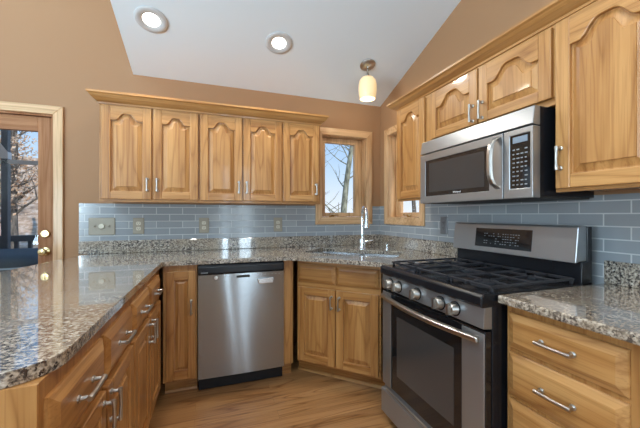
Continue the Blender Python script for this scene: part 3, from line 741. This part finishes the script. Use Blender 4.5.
# ------------------------------------------------------------------ ceiling lights
tilt = math.atan(SL)
def downlight(label, x, y, power=9, visible=True):
    zc = HK - SL * y
    r = thing('recessed_light', label, 'ceiling light', (x, y, zc - .0005)); r.rotation_euler = (-tilt, 0, 0)
    b = MB(); b.lathe([(.054, -.0005), (.058, -.004), (.078, -.009), (.096, -.009), (.102, -.004), (.102, -.0005)], n=36); b.build('trim_ring', 'ringgrey', r, smooth=True)
    b = MB(); b.lathe([(.0545, -.002), (.045, -.004), (0, -.0055)], n=36); b.build('lens', 'lens', r, smooth=True)
    l = area('lamp', (0, 0, -.02), (0, 0, 0), .13, .13, power, (1, .93, .83), r, 'DISK'); l.data.spread = R(150)
    return r
downlight('round recessed ceiling light at left above the back cabinets', -2.072, -.531)
downlight('round recessed ceiling light nearest the middle of the vaulted ceiling', -1.194, -.534)
for x, y in ((-2.0, -2.6), (-1.0, -2.6), (-1.6, -3.9)):  # extra lamps added out of view to brighten the room
    downlight('added unseen recessed fill light over the floor behind the viewer', x, y, 12)['group'] = 'added unseen fill lights behind the viewer'
# pendant
px, py = -.402, -.482; zc = HK - SL * py
r = thing('pendant_light', 'semi-flush lamp with glowing cream glass shade over the sink', 'pendant lamp', (px, py, zc))
b = MB(); b.lathe([(.066, .0), (.068, -.006), (.060, -.016), (.035, -.026), (.012, -.030), (.010, -.034)], n=30); o = b.build('canopy', 'nickel', r, smooth=True); o.rotation_euler = (-tilt, 0, 0)
b = MB(); b.tube([(0, 0, -.025), (0, 0, -.10)], .006, 10); b.lathe([(.008, -.075), (.020, -.100), (.024, -.108)], n=16); b.build('stem', 'nickel', r, smooth=True)
b = MB(); b.lathe([(.022, -.106), (.050, -.116), (.069, -.140), (.077, -.175), (.078, -.22), (.074, -.265), (.066, -.300), (.062, -.300), (.070, -.265), (.074, -.22), (.073, -.175), (.065, -.142), (.048, -.121), (.020, -.111)], n=32)
b.build('lamp_shade', 'shade', r, smooth=True)
b = MB(); b.lathe([(.012, -.112), (.014, -.15), (.026, -.19), (.030, -.22), (.022, -.25), (0, -.258)], n=18); b.build('bulb', 'bulb', r, smooth=True)
l = bpy.data.lights.new('lamp', 'POINT'); l.energy = 3; l.color = (1, .78, .5); l.shadow_soft_size = .03
lo = bpy.data.objects.new('lamp', l); COL.objects.link(lo); lo.parent = r; lo.location = (0, 0, -.33)

# ------------------------------------------------------------------ outside
def hill(x, y):
    a = max(0, min(1, (-1.2 - x) / 4)); d = max(0, y - 2.0)
    return -1.2 + d * (.06 + .30 * a) + .15 * math.sin(x * .8) * math.cos(y * .5)
b = MB(); nx, ny = 40, 24
vs = []
for j in range(ny + 1):
    for i in range(nx + 1):
        x = -20 + 40 * i / nx; y = .4 + 22 * j / ny; vs.append((x, y, min(hill(x, y), 4.0 + .2 * math.sin(x))))
b.add(vs, [(j * (nx + 1) + i, j * (nx + 1) + i + 1, (j + 1) * (nx + 1) + i + 1, (j + 1) * (nx + 1) + i) for j in range(ny) for i in range(nx)])
struct(b.build('ground', 'litter', smooth=True))
struct(MB().box((-6.5, .17, -.14), (-2.4, 2.9, -.02)).build('porch_floor', 'deck'))
r = thing('porch_post', 'dark slate porch post seen through the patio door glass', 'post', (-3.83, 1.5, -.02))
MB().box((-.030, -.030, .0005), (.030, .030, 2.72)).build('shaft', 'slate', r, bevel=.003); MB().box((-.05, -.05, .0), (.05, .05, .10)).build('base', 'slate', r)
MB().prism([(-.034, 1.86), (.034, 1.86), (.034, 1.93), (-.034, 2.03)], -.036, .036, XZ).build('pale_piece', 'siding', r)  # pale slant-topped shape around the shaft
tag(MB().box((-6.0, 1.47, 1.79), (-2.6, 1.53, 1.83)).build('porch_beam', 'siding'), 'thin pale horizontal porch beam across the door view', 'beam')
r = thing('porch_railing', 'dark slate porch railing with upright balusters outside the door', 'railing', (-4.2, 1.75, -.02))
MB().box((-1.8, -.03, .93), (1.6, .03, 1.00)).build('top_rail', 'slate', r); MB().box((-1.8, -.02, .10), (1.6, .02, .15)).build('bottom_rail', 'slate', r)
for i in range(26): MB().box((-1.75 + i * .13, -.016, .15), (-1.715 + i * .13, .016, .93)).build('baluster', 'slate', r)
# covered patio furniture
r = thing('covered_patio_table', 'dark slate fabric cover over patio furniture just outside the door', 'furniture cover', (-3.75, .95, -.02))
b = MB(); rings = []
for h, s in ((.0, 1.0), (.02, 1.0), (.70, .97), (.80, .96), (.845, .93), (.87, .86), (.885, .70), (.895, .4)):
    rings.append([(.62 * s * c[0], .50 * s * c[1], h) for c in rrect(1, 1, .35, 6)])
b.loops(rings); b.build('cover', 'cover', r, smooth=True)
rings = [[(.62 * .975 * c[0], .50 * .975 * c[1], h) for c in rrect(1, 1, .35, 6)] for h in (.775, .790)]
b = MB(); b.loops(rings, False, False); b.build('piping', mat('light_piping', (.25, .29, .33), .7), r)

def tree(label, x, y, h, lean, r0, nb, leaves, bark='bark', spread=1.0, lz=(.25, 1.0), seed=1, fork=0):
    rg = random.Random(seed); z0 = min(hill(x, y), 4.0) - .1
    r = thing('tree', label, 'tree', (x, y, z0))
    def tp(t): return Vector((lean[0] * t + .10 * math.sin(t * 5 + seed), lean[1] * t, h * t))
    b = MB(); b.tube([tp(i / 12) for i in range(13)], [r0 * (1 - .72 * i / 12) for i in range(13)], 10); b.build('trunk', bark, r, smooth=True)
    b = MB(); tips = []
    for i in range(nb):
        t = .22 + .75 * rg.random(); p = tp(t); a = rg.uniform(0, 2 * PI); ln = spread * rg.uniform(.5, 1.3) * (1.15 - t * .6)
        d = Vector((math.cos(a), math.sin(a), rg.uniform(.3, 1.0))); q = [p]
        for s in range(4):
            d = d + Vector((rg.uniform(-.35, .35), rg.uniform(-.35, .35), rg.uniform(-.1, .3))); q.append(q[-1] + d.normalized() * ln / 4)
        rr = r0 * .32 * (1.1 - t); b.tube(q, [rr, rr * .8, rr * .6, rr * .4, rr * .2], 6)
        tips += q[2:]
        for s in range(3):
            st = q[1 + s]; d2 = Vector((rg.uniform(-1, 1), rg.uniform(-1, 1), rg.uniform(.0, 1))).normalized(); e1 = st + d2 * ln * .25 + Vector((0, 0, .02)); e2 = e1 + (d2 + Vector((rg.uniform(-.5, .5), rg.uniform(-.5, .5), .3))).normalized() * ln * .22
            b.tube([st, e1, e2], [rr * .4, rr * .3, rr * .12], 5); tips += [e1, e2]
    b.build('branches', bark, r, smooth=True)
    if leaves:
        b = MB()
        for i in range(leaves):
            p = rg.choice(tips) + Vector((rg.gauss(0, .16), rg.gauss(0, .16), rg.gauss(0, .14)))
            if not (lz[0] * h < p.z < lz[1] * h): continue
            s = rg.uniform(.022, .042); u = Vector((rg.gauss(0, 1), rg.gauss(0, 1), rg.gauss(0, 1))).normalized(); w_ = u.orthogonal().normalized(); v_ = u.cross(w_) * .6
            b.add([p - w_ * s, p - v_ * s, p + w_ * s, p + v_ * s], [(0, 1, 2, 3)])
        o = b.build('leaves', 'leaf', r, fix=False); o['kind'] = 'stuff'
    return r
tree('orange leaved tree with grey leaning trunk in the door view, right of the post', -5.35, 5.2, 5.0, (-.5, .3), .12, 50, 4200, seed=4, lz=(.05, .62))
tree('orange leaved tree farther back in the door view, left of the leaning trunk', -7.6, 7.5, 5.0, (.3, .2), .11, 50, 5000, seed=9, lz=(.02, .62), spread=1.5)
tree('low russet leaved tree on the hillside in the door view near the door stile', -5.6, 8.6, 4.0, (.4, .2), .09, 46, 4200, seed=12, lz=(.02, .75), spread=1.4)
tree('bare mossy tree trunk leaning right in the back window', 1.12, 4.0, 5.4, (.62, .1), .115, 26, 0, 'bark2', seed=2)
tree('thin bare tree left of the mossy trunk in the back window', 1.72, 6.3, 5.6, (-.75, .1), .075, 34, 0, seed=21, spread=1.3)
tree('bare tree outside the right wall window', 3.6, 4.6, 4.5, (.2, .1), .10, 20, 0, seed=6)
